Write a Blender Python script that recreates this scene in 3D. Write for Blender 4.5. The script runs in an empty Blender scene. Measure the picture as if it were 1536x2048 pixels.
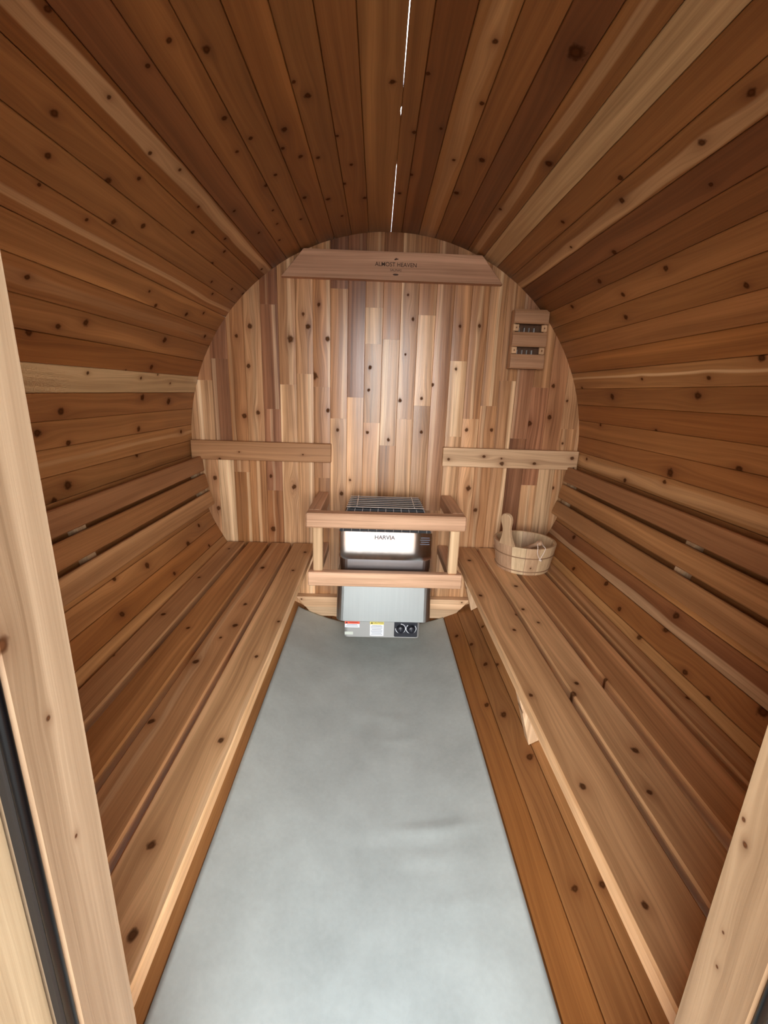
import bpy, bmesh, math, random
from mathutils import Vector, Matrix

S = bpy.context.scene
COL = S.collection
rnd = random.Random(7)

# ------------------------------------------------------------------ camera
cam = bpy.data.objects.new('camera', bpy.data.cameras.new('camera'))
COL.objects.link(cam)
cF = Vector((0.02213094, 0.96444226, -0.26336544))
cR = Vector((0.99937088, -0.01403856, 0.03256932))
cU = Vector((-0.02771396, 0.26392054, 0.96414620))
M = Matrix.Identity(4)
for i in range(3):
    M[i][0], M[i][1], M[i][2] = cR[i], cU[i], -cF[i]
M.translation = Vector((-0.04704, 0.0, 1.13449))
cam.matrix_world = M
cam.data.sensor_fit = 'VERTICAL'
cam.data.sensor_height = 36.0
cam.data.sensor_width = 27.0
cam.data.lens = 877.379 * 36.0 / 2048.0
cam.data.clip_start = 0.02
S.camera = cam

# ------------------------------------------------------------------ daylight
world = bpy.data.worlds.new('overcast_sky')
S.world = world
world.use_nodes = True
wn, wl = world.node_tree.nodes, world.node_tree.links
wn.clear()
wo = wn.new('ShaderNodeOutputWorld'); wb = wn.new('ShaderNodeBackground')
wt = wn.new('ShaderNodeTexCoord'); wsep = wn.new('ShaderNodeSeparateXYZ'); wr = wn.new('ShaderNodeValToRGB')
wl.new(wt.outputs['Generated'], wsep.inputs[0]); wl.new(wsep.outputs['Z'], wr.inputs[0])
wr.color_ramp.elements[0].position = 0.0; wr.color_ramp.elements[0].color = (1.0, 0.985, 0.96, 1)
wr.color_ramp.elements[1].position = 0.7; wr.color_ramp.elements[1].color = (0.36, 0.42, 0.49, 1)
wl.new(wr.outputs[0], wb.inputs[0]); wb.inputs[1].default_value = 2.6
wl.new(wb.outputs[0], wo.inputs[0])

sun_d = bpy.data.lights.new('sun', 'SUN'); sun_d.energy = 0.8; sun_d.angle = 0.02; sun_d.color = (1.0, 0.94, 0.84)
sun = bpy.data.objects.new('sun', sun_d); COL.objects.link(sun)
sun.rotation_euler = (Vector((0.75, 0.25, 1.1))).to_track_quat('Z', 'Y').to_euler()
sun.location = (3, 2, 5)

por_d = bpy.data.lights.new('doorway_portal', 'AREA'); por_d.shape = 'RECTANGLE'
por_d.size, por_d.size_y = 0.56, 1.62
por_d.cycles.is_portal = True
por = bpy.data.objects.new('doorway_portal', por_d); COL.objects.link(por)
por.location = (0, 0.17, 0.86); por.rotation_euler = (math.pi / 2, 0, 0)

S.view_settings.view_transform = 'Standard'
S.view_settings.look = 'None'
S.view_settings.exposure = 3.15
S.view_settings.gamma = 1.0
S.view_settings.use_curve_mapping = False
S.cycles.max_bounces = 14
S.cycles.diffuse_bounces = 10
S.cycles.glossy_bounces = 6

# ------------------------------------------------------------------ helpers
R0 = 0.88            # inner radius of the barrel, its axis at x = 0, z = R0
YW = 2.007           # face of the back wall

def srgb(r, g, b):
    f = lambda c: (c / 255 / 12.92) if c <= 10 else ((c / 255 + 0.055) / 1.055) ** 2.4
    return (f(r), f(g), f(b))

class Nodes:
    def __init__(s, name):
        s.m = bpy.data.materials.new(name); s.m.use_nodes = True
        s.n, s.l = s.m.node_tree.nodes, s.m.node_tree.links
        s.b = s.n['Principled BSDF']
    def put(s, sock, v):
        if v is None: return
        if hasattr(v, 'is_output') or hasattr(v, 'links'): s.l.new(v, sock)
        else: sock.default_value = v
    def math(s, op, a, b=None, c=None, clamp=False):
        n = s.n.new('ShaderNodeMath'); n.operation = op; n.use_clamp = clamp
        s.put(n.inputs[0], a); s.put(n.inputs[1], b); s.put(n.inputs[2], c); return n.outputs[0]
    def vmath(s, op, a, b=None):
        n = s.n.new('ShaderNodeVectorMath'); n.operation = op
        s.put(n.inputs[0], a); s.put(n.inputs[1], b); return n.outputs[0]
    def comb(s, x, y, z):
        n = s.n.new('ShaderNodeCombineXYZ'); s.put(n.inputs[0], x); s.put(n.inputs[1], y); s.put(n.inputs[2], z); return n.outputs[0]
    def sep(s, v):
        n = s.n.new('ShaderNodeSeparateXYZ'); s.l.new(v, n.inputs[0]); return n.outputs
    def noise(s, vec, scale=1.0, detail=2.0, rough=0.5):
        n = s.n.new('ShaderNodeTexNoise'); s.put(n.inputs['Vector'], vec)
        n.inputs['Scale'].default_value = scale; n.inputs['Detail'].default_value = detail; n.inputs['Roughness'].default_value = rough
        return n.outputs['Fac'] if 'Fac' in n.outputs else n.outputs[0]
    def maprange(s, v, a, b, c=0.0, d=1.0, smooth=True):
        n = s.n.new('ShaderNodeMapRange'); n.interpolation_type = 'SMOOTHSTEP' if smooth else 'LINEAR'
        s.put(n.inputs[0], v); s.put(n.inputs[1], a); s.put(n.inputs[2], b); s.put(n.inputs[3], c); s.put(n.inputs[4], d); return n.outputs[0]
    def mix(s, f, a, b, mode='MIX'):
        n = s.n.new('ShaderNodeMix'); n.data_type = 'RGBA'; n.blend_type = mode
        s.put(n.inputs[0], f)
        for sock, v in ((n.inputs[6], a), (n.inputs[7], b)):
            s.put(sock, (v + (1,)) if isinstance(v, tuple) and len(v) == 3 else v)
        return n.outputs[2]
    def attr(s, name):
        n = s.n.new('ShaderNodeAttribute'); n.attribute_type = 'OBJECT'; n.attribute_name = name; return n.outputs
    def bump(s, h, strength, dist):
        n = s.n.new('ShaderNodeBump'); n.inputs['Strength'].default_value = strength; n.inputs['Distance'].default_value = dist
        s.l.new(h, n.inputs['Height']); s.l.new(n.outputs[0], s.b.inputs['Normal'])

NK = 7
def make_cedar(name, rough, spec, contrast=1.0, coat=0.0):
    s = Nodes(name)
    tc = s.n.new('ShaderNodeTexCoord').outputs['Object']
    x, y, z = s.sep(tc)
    seed = s.attr('seed')['Fac']
    off = s.math('MULTIPLY', seed, 61.7)
    wav = s.noise(s.comb(s.math('MULTIPLY_ADD', x, 7.0, off), s.math('MULTIPLY', y, 1.3), s.math('MULTIPLY', z, 7.0)), 1.0, 1.0)
    shift = s.math('MULTIPLY_ADD', wav, 0.040, -0.020)
    wob = s.noise(s.comb(s.math('MULTIPLY_ADD', x, 110.0, off), s.math('MULTIPLY', y, 75.0), 0.0), 1.0, 2.0)
    wob = s.math('MULTIPLY_ADD', wob, 2.4, -0.1)
    knot = core = halo = 0.0
    for i in range(NK):
        kx, ky, kr = s.sep(s.attr('k%d' % i)['Vector'])
        r = s.math('MAXIMUM', s.math('MULTIPLY', kr, 0.95), 1e-4)
        dx = s.math('SUBTRACT', x, kx); dy = s.math('SUBTRACT', y, ky)
        u = s.math('DIVIDE', dx, r); v = s.math('DIVIDE', dy, r)
        uu = s.math('MULTIPLY', u, u); vv = s.math('MULTIPLY', v, v)
        fl = s.math('MULTIPLY_ADD', uu, 0.30, s.math('MULTIPLY_ADD', vv, 0.045, 1.0))
        shift = s.math('SUBTRACT', shift, s.math('DIVIDE', dx, fl))
        d2 = s.math('MULTIPLY', s.math('MULTIPLY_ADD', vv, 0.75, uu), wob)
        knot = s.math('MAXIMUM', knot, s.maprange(d2, 1.25, 0.15))
        core = s.math('MAXIMUM', core, s.maprange(d2, 0.30, 0.02))
        hl = s.math('MULTIPLY_ADD', vv, 0.10, s.math('MULTIPLY_ADD', uu, 0.28, 1.0))
        halo = s.math('MAXIMUM', halo, s.math('DIVIDE', 1.0, s.math('MULTIPLY', hl, hl)))
    xw = s.math('ADD', x, shift)
    g1 = s.noise(s.comb(s.math('MULTIPLY_ADD', xw, 85.0, off), s.math('MULTIPLY_ADD', y, 1.0, off), s.math('MULTIPLY', z, 60.0)), 1.0, 4.0, 0.62)
    g2 = s.noise(s.comb(s.math('MULTIPLY_ADD', xw, 420.0, off), s.math('MULTIPLY', y, 5.0), s.math('MULTIPLY', z, 300.0)), 1.0, 3.0, 0.6)
    g3 = s.noise(s.comb(s.math('MULTIPLY_ADD', xw, 22.0, off), s.math('MULTIPLY', y, 0.7), s.math('MULTIPLY', z, 15.0)), 1.0, 1.5)
    g4 = s.noise(s.comb(s.math('MULTIPLY_ADD', x, 9.0, off), s.math('MULTIPLY', y, 5.0), 0.0), 1.0, 2.0)
    k = s.math('ADD', s.math('MULTIPLY', s.math('SUBTRACT', g1, 0.5), 1.75 * contrast),
               s.math('ADD', s.math('MULTIPLY', s.math('SUBTRACT', g2, 0.5), 0.75 * contrast),
                      s.math('ADD', s.math('MULTIPLY', s.math('SUBTRACT', g3, 0.5), 0.85 * contrast),
                             s.math('MULTIPLY', s.math('SUBTRACT', g4, 0.5), 0.30 * contrast))))
    gain = s.math('ADD', 1.0, k)
    oi = s.n.new('ShaderNodeObjectInfo')
    tint = oi.outputs['Color']
    sx, sw, ss = s.sep(s.attr('sap')['Vector'])
    sd = s.math('ABSOLUTE', s.math('SUBTRACT', s.math('MULTIPLY_ADD', s.math('SUBTRACT', xw, x), 0.55, x), sx))
    sm = s.math('MULTIPLY', s.maprange(sd, s.math('ADD', sw, 0.0025), s.math('SUBTRACT', sw, 0.0025)), ss)
    base = s.mix(sm, tint, s.mix(0.5, s.mix(1.0, tint, (1.55, 1.75, 2.0), 'MULTIPLY'), (0.62, 0.44, 0.255)))
    light = s.mix(s.maprange(g3, 0.50, 0.78), base, s.mix(1.0, base, (1.26, 1.32, 1.38), 'MULTIPLY'))
    col = s.mix(1.0, light, s.comb(gain, s.math('POWER', s.math('MAXIMUM', gain, 0.05), 1.18), s.math('POWER', s.math('MAXIMUM', gain, 0.05), 1.35)), 'MULTIPLY')
    col = s.mix(s.math('MULTIPLY', halo, 0.70), col, s.mix(1.0, col, (0.50, 0.36, 0.28), 'MULTIPLY'))
    kc = s.mix(core, (0.046, 0.015, 0.005), (0.085, 0.031, 0.012))
    col = s.mix(s.math('MULTIPLY', knot, 0.88), col, kc)
    s.l.new(col, s.b.inputs['Base Color'])
    s.put(s.b.inputs['Roughness'], s.math('MULTIPLY_ADD', g2, 0.18, rough - 0.09))
    s.put(s.b.inputs['Specular IOR Level'], s.math('MULTIPLY', s.math('SUBTRACT', 1.0, knot), spec))
    s.bump(s.math('ADD', g2, s.math('MULTIPLY', knot, -0.6)), 0.25, 0.0006)
    return s.m

def plain(name, col, rough=0.5, metal=0.0, spec=0.5, noise=None, bump=None):
    s = Nodes(name)
    s.b.inputs['Base Color'].default_value = (*col, 1); s.b.inputs['Roughness'].default_value = rough
    s.b.inputs['Metallic'].default_value = metal; s.b.inputs['Specular IOR Level'].default_value = spec
    if noise or bump:
        tc = s.n.new('ShaderNodeTexCoord').outputs['Object']
    if noise:
        (sc, amt, det) = noise
        nf = s.noise(s.vmath('MULTIPLY', tc, sc), 1.0, det)
        gain = s.math('MULTIPLY_ADD', s.math('SUBTRACT', nf, 0.5), amt * 2, 1.0)
        s.l.new(s.mix(1.0, col, s.comb(gain, gain, gain), 'MULTIPLY'), s.b.inputs['Base Color'])
        s.put(s.b.inputs['Roughness'], s.math('MULTIPLY_ADD', s.math('SUBTRACT', nf, 0.5), 0.25, rough))
    if bump:
        (sc, st, di) = bump
        s.bump(s.noise(s.vmath('MULTIPLY', tc, sc), 1.0, 3.0), st, di)
    return s.m

CEDAR = make_cedar('cedar_oiled', 0.50, 0.30, 0.62)
CEDAR_WALL = make_cedar('cedar_planed_wall', 0.31, 0.50, 1.15)
CEDAR_SOFT = make_cedar('cedar_smooth_clear', 0.52, 0.30, 0.6)
STEEL = plain('polished_stainless', (0.72, 0.72, 0.72), 0.06, 1.0)
BRUSHED = plain('brushed_stainless', (0.47, 0.49, 0.48), 0.36, 1.0, noise=((220.0, 220.0, 2.0), 0.08, 3), bump=((500.0, 500.0, 4.0), 0.08, 0.0004))
STEEL_DIM = plain('satin_steel_band', (0.30, 0.285, 0.29), 0.30, 1.0)
GREY_ENAMEL = plain('grey_painted_steel', (0.40, 0.40, 0.385), 0.45, 0.35)
DARK_STEEL = plain('blackened_steel', (0.018, 0.018, 0.020), 0.5, 0.6)
BLACK = plain('black_plastic', (0.012, 0.013, 0.020), 0.35)
RUBBER = plain('black_rubber', (0.0025, 0.0025, 0.003), 0.30, spec=0.12)
RUBBER_SATIN = plain('grey_black_rubber', (0.012, 0.0105, 0.0095), 0.5, spec=0.15)
WHITE = plain('white_print', (0.78, 0.80, 0.84), 0.5)
PALE = plain('pale_sticker', (0.60, 0.64, 0.56), 0.5)
RED = plain('red_orange_print', (0.78, 0.10, 0.045), 0.5)
DKRED = plain('dark_red_print', (0.32, 0.03, 0.015), 0.5)
YELLOW = plain('yellow_print', (0.80, 0.66, 0.12), 0.5)
INK = plain('grey_ink', (0.10, 0.11, 0.14), 0.6)
BURN = plain('burnt_brown_mark', (0.060, 0.022, 0.010), 0.7)
CORD = plain('white_cord', (0.80, 0.66, 0.54), 0.8)
STONE = plain('dark_stone', (0.035, 0.034, 0.033), 0.8, noise=((60.0, 60.0, 60.0), 0.4, 3))
GLASSY = plain('bulb_glass', (0.55, 0.45, 0.36), 0.08, 0.0)
PINE = make_cedar('pale_pine', 0.50, 0.30, 0.45)

def link(o, parent=None, M=None):
    COL.objects.link(o)
    if parent is not None:
        o.parent = parent
        if M is not None: o.matrix_basis = PINV[parent.name] @ M
        else: o.matrix_basis = PINV[parent.name].copy()
    elif M is not None:
        o.matrix_basis = M
    PINV[o.name] = (M if M is not None else (Matrix.Identity(4))).inverted()
    return o
PINV = {}

def thing(name, loc=(0, 0, 0), label=None, cat=None, group=None, kind=None):
    o = bpy.data.objects.new(name, None); o.empty_display_size = 0.05
    link(o, None, Matrix.Translation(loc)); tag(o, label, cat, group, kind); return o

def tag(o, label=None, cat=None, group=None, kind=None):
    if label: o['label'] = label
    if cat: o['category'] = cat
    if group: o['group'] = group
    if kind: o['kind'] = kind
    return o

def frame(X, Y, Z, c):
    m = Matrix.Identity(4)
    for i in range(3): m[i][0], m[i][1], m[i][2], m[i][3] = X[i], Y[i], Z[i], c[i]
    return m

def mesh(name, verts, faces, mat, smooth=False):
    me = bpy.data.meshes.new(name); me.from_pydata([tuple(v) for v in verts], [], faces); me.update()
    if mat: me.materials.append(mat)
    if smooth:
        for p in me.polygons: p.use_smooth = True
    return me

def obj(name, me, parent=None, M=None, color=None, seed=None, knots=(), sap=None, label=None):
    o = bpy.data.objects.new(name, me); link(o, parent, M)
    if color: o.color = (*color, 1)
    o['seed'] = seed if seed is not None else rnd.random()
    ks = sorted(knots, key=lambda q: -q[2])[:NK]
    for i, q in enumerate(ks): o['k%d' % i] = [float(q[0]), float(q[1]), float(q[2])]
    if sap: o['sap'] = [float(v) for v in sap]
    if label: o['label'] = label
    return o

def bm_mesh(name, bm, mat, smooth=False):
    bmesh.ops.recalc_face_normals(bm, faces=bm.faces)
    me = bpy.data.meshes.new(name); bm.to_mesh(me); bm.free()
    if mat: me.materials.append(mat)
    if smooth:
        for p in me.polygons: p.use_smooth = True
    return me

BOX = {}
def box_me(w, l, t, mat, ch=0.002):
    """chamfered board, centred, x = width, y = length, z = thickness"""
    key = (round(w, 4), round(l, 4), round(t, 4), mat.name, ch)
    if key in BOX: return BOX[key]
    a, b, c = w / 2, l / 2, t / 2
    V = []
    for sy in (-1, 1):
        for (px, pz) in ((-a + ch, -c), (a - ch, -c), (a, -c + ch), (a, c - ch), (a - ch, c), (-a + ch, c), (-a, c - ch), (-a, -c + ch)):
            V.append((px, sy * (b - ch), pz))
    for sy in (-1, 1):
        for (px, pz) in ((-a + ch, -c + ch), (a - ch, -c + ch), (a - ch, c - ch), (-a + ch, c - ch)):
            V.append((px, sy * b, pz))
    F = []
    for i in range(8):
        j = (i + 1) % 8; F.append((i, j, 8 + j, 8 + i))
    def cap(o, q, flip):
        fs = [(o + 0, o + 1, q + 1, q + 0), (o + 1, o + 2, q + 1), (o + 2, o + 3, q + 2, q + 1), (o + 3, o + 4, q + 2), (o + 4, o + 5, q + 3, q + 2), (o + 5, o + 6, q + 3), (o + 6, o + 7, q + 0, q + 3), (o + 7, o + 0, q + 0), (q, q + 1, q + 2, q + 3)]
        return [tuple(reversed(f)) if flip else f for f in fs]
    F += cap(0, 16, True) + cap(8, 20, False)
    bm = bmesh.new(); vs = [bm.verts.new(v) for v in V]
    for f in F: bm.faces.new([vs[i] for i in f])
    me = bm_mesh('board', bm, mat); BOX[key] = me; return me

def board(name, parent, X, Y, c, size, mat, color, ch=0.002, **kw):
    X, Y = Vector(X), Vector(Y); Z = X.cross(Y)
    return obj(name, box_me(*size, mat, ch), parent, frame(X, Y, Z, c), color, **kw)

def extrude_poly(name, poly, t, mat, ch=0.0, smooth=False):
    """polygon in local x,y extruded along +z by t (front face chamfered by ch)"""
    n = len(poly); cx = sum(p[0] for p in poly) / n; cy = sum(p[1] for p in poly) / n
    bm = bmesh.new()
    bot = [bm.verts.new((p[0], p[1], 0)) for p in poly]
    mid = [bm.verts.new((p[0], p[1], t - ch)) for p in poly] if ch else None
    def inset(p):
        d = math.hypot(p[0] - cx, p[1] - cy) or 1; return (p[0] - (p[0] - cx) / d * ch, p[1] - (p[1] - cy) / d * ch, t)
    top = [bm.verts.new(inset(p)) if ch else bm.verts.new((p[0], p[1], t)) for p in poly]
    bm.faces.new(bot); bm.faces.new(top)
    rows = [bot, mid, top] if ch else [bot, top]
    for a, b in zip(rows, rows[1:]):
        for i in range(n): bm.faces.new((a[i], a[(i + 1) % n], b[(i + 1) % n], b[i]))
    return bm_mesh(name, bm, mat, smooth)

def tube_me(name, pts, r, mat, n=8, closed=False):
    bm = bmesh.new(); rings = []
    P = [Vector(p) for p in pts]; N = len(P)
    for i, p in enumerate(P):
        a = P[(i - 1) % N] if (closed or i) else P[i]; b = P[(i + 1) % N] if (closed or i < N - 1) else P[i]
        t = (b - a).normalized(); up = Vector((0, 0, 1)) if abs(t.z) < 0.9 else Vector((1, 0, 0))
        u = t.cross(up).normalized(); v = t.cross(u)
        rr = r[i] if isinstance(r, (list, tuple)) else r
        rings.append([bm.verts.new(p + (u * math.cos(2 * math.pi * k / n) + v * math.sin(2 * math.pi * k / n)) * rr) for k in range(n)])
    seq = list(zip(rings, rings[1:])) + ([(rings[-1], rings[0])] if closed else [])
    for a, b in seq:
        for k in range(n): bm.faces.new((a[k], a[(k + 1) % n], b[(k + 1) % n], b[k]))
    if not closed: bm.faces.new(rings[0]); bm.faces.new(rings[-1])
    return bm_mesh(name, bm, mat, True)

def text_obj(name, body, size, M, parent, mat, align='CENTER', bold=0.0):
    cu = bpy.data.curves.new(name, 'FONT'); cu.body = body; cu.size = size; cu.align_x = align; cu.align_y = 'CENTER'
    cu.extrude = 0.0002; cu.offset = bold
    cu.materials.append(mat)
    t = bpy.data.objects.new(name + '_curve', cu); COL.objects.link(t)
    bpy.context.view_layer.update()
    me = bpy.data.meshes.new_from_object(t.evaluated_get(bpy.context.evaluated_depsgraph_get()))
    bpy.data.objects.remove(t); bpy.data.curves.remove(cu)
    o = bpy.data.objects.new(name, me); link(o, parent, M); return o

# wood tones (diffuse colour of the wood itself)
TONES = dict(P=(0.72, 0.525, 0.33), L=(0.60, 0.375, 0.21), M=(0.47, 0.26, 0.13), O=(0.42, 0.205, 0.082), R=(0.35, 0.175, 0.098), D=(0.25, 0.112, 0.055))
def tone(k, v=0.07):
    a, b = (k[0], k[1]) if len(k) > 1 else (k, k)
    c = [(p + q) / 2 for p, q in zip(TONES[a], TONES[b])]
    g = 1 + rnd.uniform(-v, v); h = rnd.uniform(-0.03, 0.03)
    return (c[0] * g, c[1] * g * (1 + h), c[2] * g * (1 + 1.5 * h))
STAVE_KNOTS = [(-34.3, 0.74, 0.0057), (-30.1, 0.90, 0.0055), (-26.7, 0.88, 0.0061), (-35.5, 0.90, 0.0048), (-36.2, 0.90, 0.0040), (-36.5, 1.06, 0.0058), (-40.8, 0.85, 0.0083), (-40.0, 1.09, 0.0061), (-44.8, 0.89, 0.0073), (-42.9, 1.03, 0.0095), (-45.0, 1.21, 0.0091), (-40.7, 1.39, 0.0079), (-47.0, 1.12, 0.0084), (-35.0, 1.16, 0.0053), (-34.2, 0.90, 0.0032), (-48.1, 0.91, 0.0042), (-48.8, 1.05, 0.0049), (-23.7, 0.93, 0.0089), (-27.8, 1.03, 0.0055), (-25.7, 1.10, 0.0079), (-26.5, 1.22, 0.0056), (-23.7, 1.20, 0.0065), (-18.6, 1.22, 0.0088), (-19.8, 1.29, 0.0071), (-17.5, 1.35, 0.0087), (-14.0, 1.13, 0.0090), (-15.3, 1.08, 0.0057), (-10.8, 1.30, 0.0059), (-9.1, 1.45, 0.0067), (-14.8, 1.64, 0.0092), (-10.9, 1.56, 0.0087), (-2.2, 1.12, 0.0080), (-32.5, 1.45, 0.0068), (-36.8, 1.32, 0.0050), (-26.2, 1.57, 0.0059), (-21.8, 1.72, 0.0065), (-25.0, 1.42, 0.0092), (-22.7, 1.39, 0.0064), (-12.6, 1.80, 0.0068), (-14.7, 1.38, 0.0076), (-19.3, 1.58, 0.0089), (-7.0, 1.68, 0.0095), (9.6, 0.98, 0.0069), (18.6, 0.94, 0.0189), (10.6, 1.15, 0.0072), (2.4, 1.09, 0.0058), (1.7, 1.30, 0.0083), (5.8, 1.27, 0.0058), (9.3, 1.40, 0.0065), (13.9, 1.36, 0.0113), (23.8, 1.25, 0.0127), (2.2, 1.52, 0.0085), (0.4, 1.65, 0.0093), (11.9, 1.58, 0.0119), (21.4, 1.57, 0.0074), (33.4, 1.14, 0.0085), (36.1, 1.19, 0.0090), (32.4, 1.43, 0.0082), (35.6, 0.81, 0.0087), (36.6, 0.93, 0.0086), (42.6, 1.35, 0.0105), (37.2, 1.50, 0.0058), (46.2, 1.50, 0.0104), (49.1, 1.21, 0.0095), (50.5, 1.43, 0.0100), (48.7, 1.75, 0.0105), (55.6, 1.01, 0.0081), (41.4, 0.97, 0.0054), (55.0, 1.47, 0.0104), (68.4, 1.49, 0.0062), (68.8, 1.19, 0.0075), (66.1, 1.02, 0.0117), (72.4, 1.70, 0.0143), (71.9, 1.24, 0.0131), (79.4, 1.44, 0.0077), (79.9, 1.81, 0.0078), (87.4, 1.35, 0.0164), (83.8, 1.09, 0.0121), (90.0, 1.91, 0.0083), (92.1, 1.59, 0.0106), (89.6, 1.37, 0.0092), (70.1, 1.94, 0.0081), (-59.0, 0.98, 0.0076), (-66.2, 1.03, 0.0113), (-71.6, 1.26, 0.0064), (-69.3, 1.59, 0.0114), (-63.1, 1.20, 0.0107), (-64.6, 1.11, 0.0089), (-62.8, 1.62, 0.0130), (-56.4, 1.47, 0.0087), (-55.7, 1.68, 0.0100), (-53.8, 1.80, 0.0072), (-54.3, 1.40, 0.0055), (-59.2, 1.92, 0.0096), (-77.3, 1.77, 0.0166), (-76.2, 1.57, 0.0130), (-78.2, 1.17, 0.0123), (-81.4, 1.09, 0.0127), (-83.3, 1.56, 0.0116), (-85.8, 1.90, 0.0101), (-83.8, 1.20, 0.0103), (-91.1, 1.18, 0.0155), (-89.0, 1.54, 0.0099), (-71.9, 1.54, 0.0063), (-70.9, 1.65, 0.0051), (-70.5, 1.44, 0.0044), (-72.8, 1.76, 0.0054), (-37.4, 1.55, 0.0059), (-39.4, 1.61, 0.0077), (-31.3, 1.66, 0.0063), (-43.1, 1.61, 0.0093), (-45.1, 1.88, 0.0074), (-36.3, 1.94, 0.0075), (-46.4, 1.70, 0.0066), (-48.7, 1.77, 0.0070), (-26.9, 1.67, 0.0063), (-44.4, 2.00, 0.0079), (-28.4, 1.80, 0.0069), (153.7, 1.68, 0.0103), (152.0, 1.52, 0.0114), (149.4, 1.49, 0.0093), (152.4, 1.24, 0.0128), (155.2, 1.31, 0.0101), (150.7, 1.05, 0.0126), (152.0, 0.70, 0.0083), (148.2, 0.69, 0.0082), (148.8, 1.77, 0.0086), (156.9, 1.78, 0.0108), (112.0, 1.11, 0.0121), (111.6, 1.79, 0.0123), (115.2, 1.11, 0.0108), (115.4, 0.78, 0.0142), (118.7, 0.98, 0.0087), (119.3, 0.89, 0.0080), (118.1, 1.31, 0.0095), (115.8, 1.44, 0.0119), (118.3, 1.66, 0.0097), (119.7, 1.17, 0.0100), (-117.2, 1.18, 0.0112), (-118.1, 1.51, 0.0088), (-114.7, 1.70, 0.0155), (-112.4, 1.85, 0.0104), (-112.6, 1.40, 0.0129), (-110.9, 1.23, 0.0086), (-118.8, 1.84, 0.0084), (-93.1, 1.12, 0.0124)]
WALL_KNOTS = [(-0.787, 0.727, 0.0110), (-0.780, 0.583, 0.0112), (-0.595, 1.386, 0.0121), (-0.654, 1.345, 0.0081), (-0.609, 1.225, 0.0103), (-0.637, 1.012, 0.0127), (-0.576, 1.029, 0.0106), (-0.528, 0.487, 0.0136), (-0.529, 0.744, 0.0088), (-0.425, 1.340, 0.0162), (-0.422, 0.697, 0.0111), (-0.370, 1.441, 0.0080), (-0.350, 1.393, 0.0121), (-0.303, 1.480, 0.0080), (-0.267, 1.346, 0.0122), (-0.324, 1.193, 0.0166), (-0.266, 1.048, 0.0106), (0.069, 1.530, 0.0060), (0.094, 1.437, 0.0081), (0.069, 1.295, 0.0062), (0.053, 1.101, 0.0105), (0.148, 1.113, 0.0084), (0.156, 0.966, 0.0086), (0.296, 1.417, 0.0071), (0.292, 1.242, 0.0073), (0.379, 1.420, 0.0081), (0.360, 0.982, 0.0097), (0.473, 0.985, 0.0086), (0.643, 1.019, 0.0129), (0.729, 1.185, 0.0095), (0.730, 1.049, 0.0107), (0.799, 1.123, 0.0064), (0.805, 0.935, 0.0065), (0.391, 0.712, 0.0134), (0.433, 0.609, 0.0113), (0.789, 0.726, 0.0089), (-0.223, 0.963, 0.0086), (-0.083, 1.236, 0.0103), (-0.087, 1.141, 0.0084), (0.065, 0.647, 0.0112), (-0.203, 0.670, 0.0111), (0.194, 1.172, 0.0084), (-0.226, 1.632, 0.0059), (-0.426, 0.693, 0.0089), (-0.438, 0.867, 0.0065), (-0.164, 0.736, 0.0066), (0.008, 0.926, 0.0086), (-0.088, 0.956, 0.0086)]
BENCH_KNOTS = [(-0.498, 1.68, 0.0117), (-0.370, 1.66, 0.0077), (-0.355, 1.87, 0.0086), (-0.476, 1.36, 0.0081), (-0.340, 1.25, 0.0060), (-0.467, 1.22, 0.0103), (-0.487, 1.15, 0.0056), (-0.703, 1.89, 0.0065), (-0.512, 1.03, 0.0101), (-0.534, 1.00, 0.0062), (-0.521, 0.81, 0.0083), (-0.359, 1.06, 0.0065), (-0.602, 1.20, 0.0072), (-0.714, 1.28, 0.0092), (-0.743, 1.05, 0.0077), (-0.713, 1.57, 0.0073), (-0.388, 0.54, 0.0084), (-0.354, 0.42, 0.0089), (-0.353, 0.76, 0.0079), (0.381, 1.82, 0.0106), (0.352, 1.47, 0.0087), (0.510, 1.56, 0.0092), (0.477, 1.37, 0.0082), (0.444, 1.33, 0.0080), (0.404, 1.23, 0.0075), (0.499, 1.28, 0.0062), (0.494, 1.18, 0.0058), (0.488, 0.97, 0.0074), (0.462, 0.93, 0.0094), (0.516, 0.75, 0.0090), (0.574, 0.99, 0.0063), (0.556, 0.71, 0.0048), (0.485, 0.65, 0.0062), (0.365, 0.58, 0.0057), (0.363, 0.46, 0.0062), (0.352, 0.92, 0.0070), (0.746, 0.92, 0.0071), (0.363, 0.66, 0.0081)]

# ================================================================== SHELL OF THE BARREL
Y0, Y1 = -0.58, 2.085  # unseen overhang ahead of the doorway, added to shade the near floor and ceiling
T_ST = 0.034

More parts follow.
